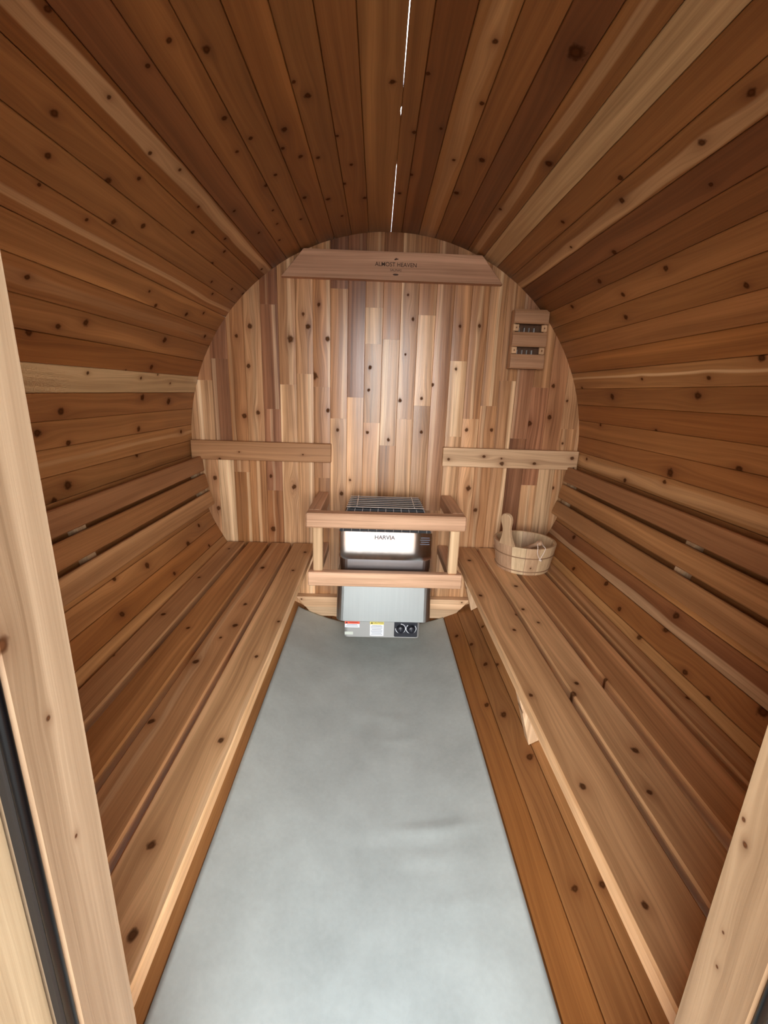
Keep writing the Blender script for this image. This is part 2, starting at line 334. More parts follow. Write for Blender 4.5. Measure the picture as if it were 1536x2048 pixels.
def stave_me(h0, h1, edge=None, cut=0.0):
    """one stave; h0, h1 = half angles (degrees) to either side, local x = tangent, y = length, z = inwards"""
    key = ('st', round(h0, 3), round(h1, 3), cut)
    if edge is None and key in BOX: return BOX[key]
    ys = [-(Y1 - Y0) / 2, (Y1 - Y0) / 2] if edge is None else [q[0] for q in edge]
    bm = bmesh.new(); rows = []
    for i, y in enumerate(ys):
        e = 0.0 if edge is None else edge[i][1]
        a = R0 * math.tan(math.radians(h0)) - 0.0004; b = R0 * math.tan(math.radians(h1)) - 0.0004 - e
        ao, bo = (R0 + T_ST) * math.tan(math.radians(h0)), (R0 + T_ST) * math.tan(math.radians(h1)) - e
        am, bm_ = (R0 + 0.016) * math.tan(math.radians(h0)), (R0 + 0.016) * math.tan(math.radians(h1)) - e
        c = 0.0016
        prof = [(-a + c, 0), (b - c, 0), (b, -c), (b, -0.009 if cut else -0.014), (bm_ - cut, -0.010 if cut else -0.016), (bo - cut, -T_ST), (-ao, -T_ST), (-am, -0.016), (-a, -0.014), (-a, -c)]
        rows.append([bm.verts.new((p[0], y, p[1])) for p in prof])
    n = len(rows[0])
    for r, q in zip(rows, rows[1:]):
        for i in range(n): bm.faces.new((r[i], r[(i + 1) % n], q[(i + 1) % n], q[i]))
    bm.faces.new(rows[0]); bm.faces.new(rows[-1])
    me = bm_mesh('stave', bm, CEDAR)
    if edge is None: BOX[key] = me
    return me

bounds = [-0.70, 2.05]
while len(bounds) < 21: bounds.append(bounds[-1] + 4.556)
bounds += [bounds[-1] + (115 - bounds[20]) / 6 * i for i in range(1, 7)]
bounds += [115 + (149.6 - 115) / 8 * i for i in range(1, 9)] + [154.4]
left = [-0.76, -6.55]
while len(left) < 20: left.append(left[-1] - 4.575)
left += [left[-1] - (115 + left[19]) / 6 * i for i in range(1, 7)]
left += [-115 - (149.6 - 115) / 8 * i for i in range(1, 9)] + [-154.4]
RT = 'M DO L M DR M P M ML DR OR M MO M O ML MO O OM MO L M M M M R MO L M M M M M ML'.split()
LT = 'ML M M MO M M R O M ML M M M M O P M M ML M M M M M M O ML M M M M M M M'.split()
RS = {5: (0.006, 0.010, 0.6), 8: (-0.012, 0.013, 0.6), 15: (0.008, 0.004, 0.9), 2: (0.0, 0.015, 0.25), 25: (-0.024, 0.017, 0.95), 20: (0, 0.02, 0.3)}
LS = {7: (-0.008, 0.016, 0.75), 10: (0.004, 0.007, 0.8), 18: (0.0, 0.006, 0.4), 12: (0.0, 0.012, 0.25)}
spans = [(a, b, RT[i % len(RT)], RS.get(i)) for i, (a, b) in enumerate(zip(bounds, bounds[1:]))]
spans += [(b, a, LT[i % len(LT)], LS.get(i)) for i, (a, b) in enumerate(zip(left, left[1:]))]
step = (360 - 2 * 154.4) / 11
spans += [(154.4 + step * i, 154.4 + step * (i + 1), 'O' if i in (0, 10) else 'MO', None) for i in range(11)]

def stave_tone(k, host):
    # the staves are darker and more orange than the planed boards; the ceiling's shade is put into its deeper tint
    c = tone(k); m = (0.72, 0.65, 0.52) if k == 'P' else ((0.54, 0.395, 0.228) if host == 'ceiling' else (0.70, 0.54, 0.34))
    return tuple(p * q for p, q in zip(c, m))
shell = {}
for nm in ('ceiling', 'wall_left', 'wall_right', 'floor'):
    shell[nm] = thing(nm, (0, 1.0, R0), None, None, None, 'structure')
shell['ceiling']['label'] = 'upper arc of cedar staves running the length of the barrel'
shell['wall_left']['label'] = 'left curved side of horizontal cedar staves above and below the bench'
shell['wall_right']['label'] = 'right curved side of horizontal cedar staves above and below the bench'
shell['floor']['label'] = 'bottom staves of the barrel under the grey liner'

def stave_frame(a, off=0.0):
    s, c = math.sin(math.radians(a)), math.cos(math.radians(a))
    return frame((-c, 0, s), (0, 1, 0), (-s, 0, -c), ((R0 - off) * s, (Y0 + Y1) / 2, R0 + (R0 - off) * c))

# daylight shows through one open joint at the crown: its left edge is a little ragged
ragged = [(Y0, -0.0002), (0.98, -0.0003), (1.06, -0.0009), (1.11, -0.0013), (1.16, -0.00185), (1.205, -0.00185), (1.213, -0.0003), (1.232, -0.0003), (1.242, -0.00185), (1.44, -0.00185), (1.49, -0.0013), (1.70, -0.0012), (Y1, -0.0015)]
for (a0, a1, tn, sp) in spans:
    mid = (a0 + a1) / 2; h = (a1 - a0) / 2
    m180 = (mid + 180) % 360 - 180
    host = 'ceiling' if abs(m180) < 47 else ('floor' if abs(m180) > 141 else ('wall_right' if m180 > 0 else 'wall_left'))
    ks = []
    for (ka, ky, kr) in STAVE_KNOTS:
        if a0 <= ka < a1 or a0 <= ka + 360 < a1:
            d = math.radians((ka if a0 <= ka < a1 else ka + 360) - mid)
            ks.append((-R0 * math.tan(d), ky - (Y0 + Y1) / 2, kr))
    open_joint = abs(a1 + 0.76) < 1e-6
    if open_joint:
        ed = [(y - (Y0 + Y1) / 2, e) for y, e in ragged]
        # local x runs against the angle: mirror so that the ragged side faces the joint
        me = stave_me(h, h, ed, 0.007)
        for v in me.vertices: v.co.x = -v.co.x
        me.flip_normals()
    else:
        me = stave_me(h, h, None, 0.007 if a0 == bounds[0] else 0.0)
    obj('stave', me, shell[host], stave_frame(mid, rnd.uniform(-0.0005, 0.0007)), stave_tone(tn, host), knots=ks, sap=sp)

# ------------------------------------------------------------------ end wall of upright planks
COLX = [-0.879, -0.8435, -0.7701, -0.6968, -0.6233, -0.5497, -0.4761, -0.4024, -0.3286, -0.2548, -0.1809, -0.1069, -0.0328, 0.0414, 0.1156, 0.1899, 0.2643, 0.3388, 0.4133, 0.4879, 0.5626, 0.6374, 0.7122, 0.7872, 0.8622, 0.879]
PIECES = [
    [('L', 0)], [('MR', 1.16), ('PL', .86), ('ML', 0)], [('R', 1.251), ('RD', .86), ('P', 0)], [('MO', .86), ('M', .759), ('O', 0)],
    [('ML', .86), ('MO', 0)], [('D', 1.473), ('DR', 1.046), ('R', .676), ('OD', 0)], [('ML', 1.153), ('L', 0)], [('ML', 1.2), ('L', 0)],
    [('MO', 1.147), ('M', .742), ('MO', 0)], [('D', 1.544), ('OM', 1.014), ('L', 0)], [('D', 1.6), ('RD', 1.108), ('L', 0)],
    [('M', 1.476), ('LP', 1.332), ('ML', 1.0), ('ML', 0)], [('DO', 1.64), ('OM', 1.353), ('L', .9), ('MO', 0)], [('ML', 1.021), ('L', .55), ('M', 0)],
    [('MO', 1.454), ('LP', 1.081), ('ML', 0)], [('RM', .6), ('M', 0)], [('M', 1.275), ('LP', .95), ('L', 0)], [('M', 1.031), ('ML', 0)],
    [('ML', 1.09), ('M', 0)], [('M', 1.2), ('ML', 0)], [('R', .95), ('RD', 0)], [('M', 1.176), ('R', .736), ('ML', 0)],
    [('MR', .86), ('P', 0)], [('ML', 1.0), ('M', 0)], [('L', 0)]]
WS = {(11, 3): (0.031, 0.006, 1.0), (11, 2): (0.0, 0.005, 0.4), (19, 1): (0.025, 0.010, 1.0), (18, 0): (0.008, 0.006, 1.0), (1, 1): (-0.022, 0.008, 1.0), (3, 2): (0.026, 0.006, 1.0), (12, 2): (-0.020, 0.010, 0.9),
      (8, 0): (0.026, 0.007, 0.9), (17, 0): (0.0, 0.007, 0.8), (15, 0): (-0.02, 0.006, 0.5), (7, 1): (0.02, 0.006, 1.0), (16, 1): (0.0, 0.014, 0.6), (6, 0): (0.012, 0.008, 0.8), (20, 0): (-0.03, 0.006, 0.5)}

def wall_plank(name, parent, x0, x1, z0, z1, yface, mat, color, rad=R0 - 0.0005, hole=None, out=-1, thick=0.036, **kw):
    """upright plank; face at yface looking towards -y (out=-1) or +y; clipped to the barrel's circle"""
    w = x1 - x0; n = 7
    xs = [x0 + 0.0003, x0 + 0.0013] + [x0 + w * i / (n - 1) for i in range(1, n - 1)] + [x1 - 0.0013, x1 - 0.0003]
    cx, cz = (x0 + x1) / 2, (z0 + z1) / 2
    pts = []
    for i, x in enumerate(xs):
        q = math.sqrt(max(rad * rad - x * x, 0)); lo, hi = max(z0 + 0.0001, R0 - q), min(z1 - 0.0001, R0 + q)
        if hi - lo < 0.001:
            mid = min(max((lo + hi) / 2, z0), z1); lo, hi = mid - 0.0005, mid + 0.0005
        t = (x - cx) / (w / 2)
        pts.append((x, lo, hi, (0.0010 if i in (0, len(xs) - 1) else 0) + 0.0011 * t * t))
    bm = bmesh.new(); F, B = [], []
    sx = 1 if out < 0 else -1
    for (x, lo, hi, d) in pts:
        F.append((bm.verts.new((sx * (x - cx), lo - cz, -d)), bm.verts.new((sx * (x - cx), hi - cz, -d))))
        bx = x0 - 0.0004 if x == xs[0] else (x1 + 0.0004 if x == xs[-1] else x)      # tongue and groove closes the joint
        B.append((bm.verts.new((sx * (bx - cx), lo - cz - 0.0004, -thick)), bm.verts.new((sx * (bx - cx), hi - cz + 0.0004, -thick))))
    for G in (F, B):
        for a, b in zip(G, G[1:]): bm.faces.new((a[0], b[0], b[1], a[1]))
    for k in (0, 1):
        for i in range(len(F) - 1): bm.faces.new((F[i][k], F[i + 1][k], B[i + 1][k], B[i][k]))
    for i in (0, -1): bm.faces.new((F[i][0], F[i][1], B[i][1], B[i][0]))
    me = bm_mesh('plank', bm, mat)
    Xd = (1, 0, 0) if out < 0 else (-1, 0, 0)
    Zd = (0, -1, 0) if out < 0 else (0, 1, 0)
    return obj(name, me, parent, frame(Xd, (0, 0, 1), Zd, (cx, yface, cz)), color, **kw)

wb_ = thing('wall_back', (0, YW, 0), 'end wall of upright cedar planks in mixed tones', None, None, 'structure')
for ci, col in enumerate(PIECES):
    x0, x1 = COLX[ci], COLX[ci + 1]
    xe = min(abs(x0), abs(x1)) if x0 * x1 > 0 else 0
    top = R0 + math.sqrt(max(R0 ** 2 - xe ** 2, 0)); low = R0 - (top - R0); z1 = top
    for pi_, (tn, zb) in enumerate(col):
        z0 = max(zb, low)
        if z1 - z0 > 0.01:
            cx, cz = (x0 + x1) / 2, (z0 + z1) / 2
            ks = [(kx - cx, kz - cz, kr) for (kx, kz, kr) in WALL_KNOTS if x0 <= kx < x1 and z0 <= kz < z1]
            sp = WS.get((ci, pi_))
            if sp is None and rnd.random() < 0.45: sp = (rnd.uniform(-0.03, 0.03), rnd.uniform(0.003, 0.009), rnd.uniform(0.4, 0.8))
            wall_plank('plank', wb_, x0, x1, z0, z1, YW + rnd.uniform(-0.0004, 0.0004), CEDAR_WALL, tuple(p * q for p, q in zip(tone(tn, 0.12), (0.95, 0.84, 0.73))), knots=ks, sap=sp)
        z1 = z0

# ------------------------------------------------------------------ front wall round the doorway
DW, DZ0, DZ1 = 0.30, 0.06, 1.64
wf = thing('wall_front', (0, 0.24, 0), 'front wall of upright cedar planks round the doorway', None, None, 'structure')
cols = [-0.879 + (0.879 - DW) / 8 * i for i in range(9)]
for i in range(8):
    for s in (1, -1):
        x0, x1 = (cols[i], cols[i + 1]) if s == 1 else (-cols[i + 1], -cols[i])
        q = math.sqrt(max(R0 ** 2 - min(abs(x0), abs(x1)) ** 2, 0))
        wall_plank('plank', wf, x0, x1, R0 - q, R0 + q, 0.262, CEDAR_WALL, tone(rnd.choice(['M', 'ML', 'L', 'MO'])), out=1)
for i in range(8):
    x0, x1 = -DW + 2 * DW / 8 * i, -DW + 2 * DW / 8 * (i + 1)
    q = math.sqrt(R0 ** 2 - min(abs(x0), abs(x1)) ** 2)
    wall_plank('plank', wf, x0, x1, DZ1, R0 + q, 0.262, CEDAR_WALL, tone('M'), out=1)
    wall_plank('plank', wf, x0, x1, R0 - q, DZ0, 0.262, CEDAR_WALL, tone('M'), out=1)

JAMB = (0.30, 0.212, 0.132)
dr = thing('door_1', (0, 0.2, DZ0), 'pale wooden doorway frame with a black rubber seal', None, None, 'structure')
for s in (-1, 1):
    ks = [(-0.025, 0.136, 0.006), (-0.0035, 0.068, 0.0022), (0.0, -0.038, 0.0020)] if s < 0 else [(-0.015, -0.059, 0.0032), (-0.022, -0.041, 0.0022), (-0.006, -0.185, 0.0018), (-0.010, -0.15, 0.0016)]
    # stop board: local x runs along the depth so that its broad inner face shows the grain
    board('door_stop', dr, (0, -s, 0), (0, 0, 1), (s * 0.281, 0.252, (DZ0 + DZ1) / 2), (0.056, DZ1 - DZ0 - 0.04, 0.042), CEDAR_SOFT, JAMB if s < 0 else (0.25, 0.165, 0.092), 0.002,
          knots=[(a, b, r) for a, b, r in ks], label=('left' if s < 0 else 'right') + ' stop board of pale wood')
    board('door_jamb', dr, (0, -s, 0), (0, 0, 1), (s * 0.296, 0.170, (DZ0 + DZ1) / 2), (0.106, DZ1 - DZ0 - 0.002, 0.036), CEDAR_SOFT, (0.36, 0.275, 0.17) if s < 0 else (0.27, 0.19, 0.115), 0.003)
    zz0, zz1 = DZ0 + 0.02, DZ1 - 0.025
    seal = obj('door_seal', tube_me('door_seal', [(s * 0.2634, 0.2206, zz0), (s * 0.2634, 0.2206, zz1)], 0.0034, RUBBER, 16), dr)
    obj('seal_lip', box_me(0.0085, zz1 - zz0, 0.006, RUBBER_SATIN, 0.002), seal, frame((1, 0, 0), (0, 0, 1), (0, -1, 0), (s * 0.2704, 0.2208, (zz0 + zz1) / 2)), label='satin grey-black lip')
board('door_stop', dr, (1, 0, 0), (0, -1, 0), (0, 0.252, DZ1 - 0.021), (0.60, 0.056, 0.04), CEDAR_SOFT, JAMB, 0.003)
board('door_jamb', dr, (1, 0, 0), (0, -1, 0), (0, 0.170, DZ1 - 0.0005), (0.60, 0.106, 0.034), CEDAR_SOFT, JAMB, 0.003)
board('threshold', dr, (1, 0, 0), (0, 1, 0), (0, 0.20, DZ0 + 0.012), (0.55, 0.16, 0.024), CEDAR_SOFT, JAMB, 0.004)

# ground outside the door
gm = plain('pale_concrete_ground', (0.24, 0.22, 0.18), 0.9, noise=((3.0, 3.0, 3.0), 0.15, 5))
tag(obj('ground', mesh('ground', [(-14, -16, -0.12), (14, -16, -0.12), (14, 12, -0.12), (-14, 12, -0.12)], [(0, 1, 2, 3)], gm)), kind='structure')

# ================================================================== BOARDS ON THE END WALL
hb = thing('header_board', (0, YW, 1.57), 'smooth pinkish cedar board with sawn-off corners and branded lettering near the crown', 'board')
yb = YW - 0.0012
obj('board', extrude_poly('board', [(0.052, -0.452), (0.052, 0.452), (-0.052, 0.360), (-0.052, -0.360)], 0.034, CEDAR_SOFT, 0.002), hb,
    frame((0, 0, -1), (1, 0, 0), (0, -1, 0), (0.001, yb, 1.627)), (0.50, 0.275, 0.165), knots=[], seed=0.31)
def on_wall(x, z, y): return frame((1, 0, 0), (0, 0, 1), (0, -1, 0), (x, y, z))
yt = yb - 0.0342
text_obj('lettering', 'ALMOST HEAVEN', 0.0215, on_wall(0.013, 1.632, yt), hb, BURN, bold=0.00012)
text_obj('lettering', 'SAUNAS', 0.0125, on_wall(0.013, 1.612, yt), hb, BURN)
obj('emblem', extrude_poly('emblem', [(-0.008, -0.004), (-0.006, 0.0), (-0.003, 0.001), (0, 0.005), (0.003, 0.001), (0.008, 0.002), (0.009, -0.003), (0.003, -0.002), (0, -0.0045)], 0.0003, BURN), hb, on_wall(0.013, 1.653, yt))
obj('emblem', extrude_poly('emblem', [(0.012 * math.cos(t * 0.524), 0.0035 * math.sin(t * 0.524)) for t in range(12)], 0.0003, BURN), hb, on_wall(0.013, 1.596, yt))

def ledge(x0, x1, z0, z1, label, tn, ks, sap=None):
    w, l = z1 - z0, x1 - x0
    # grain runs along x: local y = world x
    o = obj('ledge_board', box_me(w, l, 0.030, CEDAR, 0.0025), None, frame((0, 0, -1), (1, 0, 0), (0, -1, 0), ((x0 + x1) / 2, YW - 0.0163, (z0 + z1) / 2)), tn,
            knots=[(-(kz - (z0 + z1) / 2), kx - (x0 + x1) / 2, kr) for kx, kz, kr in ks], sap=sap)
    return tag(o, label, 'board')
ledge(-0.874, -0.249, 0.818, 0.902, 'plain brown cedar board across the end wall above the left bench', tone('OM'), [(-0.748, 0.822, 0.006), (-0.66, 0.855, 0.004), (-0.375, 0.852, 0.004)])
ledge(0.256, 0.874, 0.818, 0.903, 'pale cedar board with a row of knots across the end wall above the bucket', tone('L'), [(0.283, 0.851, 0.008), (0.443, 0.868, 0.008), (0.527, 0.838, 0.011), (0.523, 0.861, 0.005), (0.675, 0.843, 0.008), (0.846, 0.872, 0.010), (0.858, 0.828, 0.004)])

lb = thing('foot_board', (0, YW, 0.05), 'low two-tier cedar cross board with angled ends behind the heater', 'board')
for (za, zb, xa, xb, tn, yy) in ((0.103, 0.156, 0.385, 0.428, 'L', 0.036), (0.052, 0.102, 0.345, 0.384, 'LP', 0.032)):
    obj('board', extrude_poly('board', [(-za, -xa), (-za, xa), (-zb, xb), (-zb, -xb)], yy, CEDAR, 0.002), lb, frame((0, 0, -1), (1, 0, 0), (0, -1, 0), (0.008, yb, 0)), tone(tn), knots=[(-0.142, -0.40, 0.005), (-0.143, 0.39, 0.005)] if za > .1 else [])

# ------------------------------------------------------------------ slatted lamp cover, upper right
lamp = thing('wall_lamp', (0.578, YW, 1.25), 'slatted cedar lamp cover with two dark slots, high on the right of the end wall', 'lamp')
LX0, LX1, LZ0, LZ1, LD = 0.509, 0.652, 1.250, 1.483, 0.060
LW = LX1 - LX0; lx = (LX0 + LX1) / 2
tl = (0.40, 0.215, 0.115)
board('back_plate', lamp, (1, 0, 0), (0, 0, 1), (lx, YW - 0.0055, (LZ0 + LZ1) / 2), (LW - 0.002, LZ1 - LZ0 - 0.002, 0.008), CEDAR_SOFT, (0.10, 0.045, 0.022))  # near-black tint stands in for the shade behind the slots
for s in (-1, 1):
    board('side_panel', lamp, (0, -1, 0), (0, 0, 1), (lx + s * (LW / 2 - 0.006), YW - 0.028, (LZ0 + LZ1) / 2), (0.034, LZ1 - LZ0, 0.012), CEDAR_SOFT, tone('M'))
    for z in (1.4115, 1.323):
        board('spacer_block', lamp, (1, 0, 0), (0, 0, 1), (lx + s * (LW / 2 - 0.013), YW - 0.051, z), (0.022, 0.026, 0.012), CEDAR_SOFT, tone('L'), knots=[(0, 0, 0.003)], label='pale block')
for (za, zb) in ((1.428, 1.483), (1.338, 1.395), (1.250, 1.308)):
    me = extrude_poly('slat', [(0, za), (0.010, za), (0.016, za + 0.006), (0.016, zb - 0.014), (0.009, zb), (0, zb)], LW, CEDAR_SOFT)
    Q = frame((1, 0, 0), (0, 0, 1), (0, -1, 0), (0, 0, 0)); me.transform(Q.inverted())       # grain along the slat
    obj('slat', me, lamp, frame((0, -1, 0), (0, 0, 1), (-1, 0, 0), (LX1, YW - 0.045, 0)) @ Q, tl)
bul = obj('bulb', tube_me('bulb', [(lx - 0.035, YW - 0.030, 1.375), (lx - 0.02, YW - 0.030, 1.375), (lx + 0.02, YW - 0.030, 1.375), (lx + 0.035, YW - 0.030, 1.375)], [0.012, 0.017, 0.017, 0.012], GLASSY, 12), lamp)
for z in (1.409, 1.321):
    for k in range(4):
        obj('reflector_fin', box_me(0.003 + 0.002 * (k % 2), 0.020, 0.010, BRUSHED if k == 1 else GREY_ENAMEL, 0.0005), lamp, frame((1, 0, 0), (0, 0, 1), (0, -1, 0), (lx - 0.036 + 0.021 * k, YW - 0.017, z - 0.003)))

# ================================================================== BENCHES AND BACKRESTS
def bench(side, label, planks):
    t = thing('bench', (side * 0.5, 1.13, 0.2), label, 'bench')
    ya, yb_ = 0.285, 1.992
    for (xa, xb, tn, sp, gl) in planks:
        x0, x1 = sorted((side * xa, side * xb)); cx = (x0 + x1) / 2; cy = (ya + yb_) / 2
        ks = [(kx - cx, ky - cy, kr) for kx, ky, kr in BENCH_KNOTS if x0 <= kx < x1]
        board('plank', t, (1, 0, 0), (0, 1, 0), (cx, cy, 0.425 - 0.0165), (x1 - x0, yb_ - ya, 0.033), CEDAR, tuple(p * q for p, q in zip(tone(tn, 0.04), (1.08, 1.0, 0.84))), 0.004, knots=ks, sap=sp)
    for yy in (1.108, 1.955):
        arc = []
        for i in range(9):
            a = math.radians(119.5 + (150.0 - 119.5) * i / 8); arc.append(((R0 - 0.001) * math.sin(a), R0 + (R0 - 0.001) * math.cos(a)))
        poly = [(0.362, 0.3915)] + list(reversed([(x, z) for x, z in arc if z < 0.385])) + [(0.742, 0.3915)]
        poly = [(side * x, z) for x, z in poly]
        obj('support', extrude_poly('support', poly, 0.038, CEDAR, 0.0), t, frame((1, 0, 0), (0, 0, 1), (0, -1, 0), (0, yy + 0.019, 0)), tone('LP'), knots=[(side * 0.40, 0.235, 0.010)], label='pale upright bracket')
    return t
bench(-1, 'left cedar bench of four long planks, empty', [(0.325, 0.429, 'ML', (0.045, 0.006, 0.5), 0), (0.441, 0.533, 'M', (-0.018, 0.006, 0.5), 0), (0.549, 0.642, 'O', None, 0), (0.660, 0.744, 'M', None, 0)])
bench(1, 'right cedar bench of four long planks carrying the bucket', [(0.334, 0.446, 'ML', (-0.052, 0.004, 0.4), 0), (0.459, 0.552, 'L', None, 0), (0.572, 0.676, 'M', None, 0), (0.693, 0.752, 'M', (0.0, 0.012, 0.3), 0)])

def backrest(side, label, tn):
    t = thing('backrest', (side * 0.83, 1.1, 0.72), label, 'backrest')
    ya, yb_ = 0.30, 1.990
    for k, (ang, w) in enumerate(((95.7, 0.068), (101.2, 0.066), (106.7, 0.064))):
        a = ang * side; s, c = math.sin(math.radians(a)), math.cos(math.radians(a)); r = 0.832 + 0.009
        obj('slat', box_me(w, yb_ - ya, 0.018, CEDAR_SOFT, 0.003), t, frame((-c, 0, s), (0, 1, 0), (-s, 0, -c), (r * s, (ya + yb_) / 2, R0 + r * c)), tuple(p * q for p, q in zip(tone(tn[k], 0.03), (0.74, 0.64, 0.50))))
    for yy in (1.15, 1.955):
        arc_o = [(R0 - 0.0012, a) for a in (95.2, 97, 99, 102, 105, 108.2)]; arc_i = [(0.8505, a) for a in (108.2, 105, 102, 99, 97, 95.2)]
        poly = [(side * r * math.sin(math.radians(a)), R0 + r * math.cos(math.radians(a))) for r, a in arc_o + arc_i]
        obj('bracket', extrude_poly('bracket', poly, 0.036, CEDAR_SOFT), t, frame((1, 0, 0), (0, 0, 1), (0, -1, 0), (0, yy + 0.018, 0)), (0.40, 0.25, 0.135), label='pale spacer block behind the slats')
    return t
backrest(-1, 'three-slat cedar backrest along the left wall', ('MR', 'MO', 'ML'))
backrest(1, 'three-slat cedar backrest along the right wall beside the bucket', ('MR', 'MO', 'M'))

# ================================================================== GREY FLOOR LINER
def liner():
    nx, ny = 72, 150; a0, a1 = -27.7, 20.75; y0, y1 = 0.262, 1.972; V = []; F = []
    r_ = random.Random(3)
    bumps = [(0.13, 0.905, 0.10, 0.016, 0.0030), (0.05, 1.30, 0.03, 0.03, 0.0018), (0.0, 1.33, 0.05, 0.020, 0.0015), (0.12, 0.80, 0.07, 0.014, -0.0012), (0.04, 1.22, 0.07, 0.016, 0.0012),
             (-0.03, 0.92, 0.05, 0.05, 0.0012), (0.20, 0.60, 0.03, 0.16, 0.0022), (-0.20, 0.55, 0.02, 0.25, 0.0015), (0.17, 0.72, 0.10, 0.02, 0.0012), (0.1, 0.86, 0.12, 0.012, -0.0012)]
    for _ in range(26): bumps.append((r_.uniform(-0.36, 0.27), r_.uniform(0.4, 1.85), r_.uniform(0.03, 0.10), r_.uniform(0.03, 0.12), r_.uniform(-0.0006, 0.0011)))
    for j in range(ny + 1):
        y = y0 + (y1 - y0) * j / ny
        for i in range(nx + 1):
            a = a0 + (a1 - a0) * i / nx; x = R0 * math.sin(math.radians(a)); d = 0.0034
            for bx, by, sx, sy, h in bumps:
                q = ((x - bx) / sx) ** 2 + ((y - by) / sy) ** 2
                if q < 8: d += h * math.exp(-q) * (1 if h > 0 else 0.8)
            d = max(d, 0.0026); r = R0 - d
            V.append((r * math.sin(math.radians(a)), y, R0 - r * math.cos(math.radians(a))))
    w = nx + 1
    for j in range(ny):
        for i in range(nx): k = j * w + i; F.append((k, k + 1, k + w + 1, k + w))
    n0 = len(V); ring = [j * w for j in range(ny + 1)] + [ny * w + i for i in range(1, w)] + [j * w + nx for j in range(ny - 1, -1, -1)] + [i for i in range(nx - 1, 0, -1)]
    for k in ring:
        v = Vector(V[k]); q = Vector((v.x, 0, v.z - R0)).normalized(); V.append(tuple(v + q * 0.0022))
    for i in range(len(ring)):
        j = (i + 1) % len(ring); F.append((ring[i], ring[j], n0 + j, n0 + i))
    s = Nodes('grey_vinyl_liner')
    tc = s.n.new('ShaderNodeTexCoord').outputs['Object']
    n1 = s.noise(tc, 7.0, 4.0, 0.6); n2 = s.noise(tc, 90.0, 3.0, 0.6); n3 = s.noise(s.vmath('MULTIPLY', tc, (3.0, 1.6, 3.0)), 1.0, 2.0)
    g = s.math('ADD', s.math('MULTIPLY_ADD', n1, 0.50, 0.60), s.math('ADD', s.math('MULTIPLY_ADD', n2, 0.16, -0.08), s.math('MULTIPLY_ADD', n3, 0.25, -0.06)))
    col = s.mix(1.0, VINYL, s.comb(g, g, g), 'MULTIPLY')
    # scuffs
    wv = s.noise(s.vmath('MULTIPLY', tc, (140.0, 9.0, 140.0)), 1.0, 1.0)
    sc = s.math('MULTIPLY', s.maprange(wv, 0.80, 0.86), s.maprange(n1, 0.55, 0.65))
    col = s.mix(s.math('MULTIPLY', sc, 0.5), col, (0.16, 0.16, 0.15))
    s.l.new(col, s.b.inputs['Base Color']); s.put(s.b.inputs['Roughness'], s.math('MULTIPLY_ADD', n1, 0.25, 0.30))
    s.b.inputs['Specular IOR Level'].default_value = 0.5
    s.bump(s.math('ADD', n1, s.math('MULTIPLY', n2, 0.15)), 0.25, 0.004)
    o = obj('floor_liner', mesh('floor_liner', V, F, s.m, True))
    return tag(o, 'grey-green vinyl floor liner lying in the bottom of the barrel', 'mat')
VINYL = (0.52, 0.56, 0.52)
liner()

# ================================================================== HEATER
ht = thing('sauna_heater', (0, YW, 0.10), 'stainless electric sauna heater hung on the end wall behind a wooden guard', 'heater')
HY = 0.325
def rrect(hw, y0, y1, r, n=5):
    """plan outline; back corners square, front corners rounded"""
    P = [(hw, y0), (-hw, y0)]
    P += [(-hw + r - r * math.cos(t), y1 - r + r * math.sin(t)) for t in [math.pi / 2 * i / n for i in range(n + 1)]]
    P += [(hw - r + r * math.sin(t), y1 - r + r * math.cos(t)) for t in [math.pi / 2 * i / n for i in range(n + 1)]]
    return P
def plan(name, parent, P, z0, z1, mat, ch=0.0, lab=None, smooth=False, tilt=0.0, cx=0.004):
    # plan polygon (x, distance from the wall) raised from z0 to z1
    me = extrude_poly(name, [(p[0], -p[1]) for p in P], z1 - z0, mat, ch, smooth)
    m = Matrix.Translation((cx, YW, z0))
    if tilt: m = Matrix.Translation((cx, YW - HY, z0)) @ Matrix.Rotation(tilt, 4, 'X') @ Matrix.Translation((0, HY, 0))
    return obj(name, me, parent, m, label=lab)
body = plan('body', ht, rrect(0.190, 0.035, 0.318, 0.035), 0.30, 0.474, STEEL_DIM, lab='dull grey steel body')
plan('wall_bracket', ht, [(0.12, 0.001), (-0.12, 0.001), (-0.12, 0.04), (0.12, 0.04)], 0.25, 0.56, GREY_ENAMEL)
# lower jacket flares a little towards its lip
bm = bmesh.new()
top = [bm.verts.new((p[0], -p[1], 0.405)) for p in rrect(0.197, 0.06, 0.322, 0.03)]
lo = [bm.verts.new((p[0] * 1.025, -p[1] * 1.01, 0.190)) for p in rrect(0.197, 0.06, 0.322, 0.03)]
lip = [bm.verts.new((p[0] * 1.0, -p[1] * 0.985, 0.184)) for p in rrect(0.197, 0.06, 0.322, 0.03)]
n = len(top)
for a, b in ((top, lo), (lo, lip)):
    for i in range(n): bm.faces.new((a[i], a[(i + 1) % n], b[(i + 1) % n], b[i]))
bm.faces.new(top); bm.faces.new(lip)
obj('front_jacket', bm_mesh('front_jacket', bm, BRUSHED), ht, Matrix.Translation((0.004, YW, 0)), label='bright brushed steel jacket')
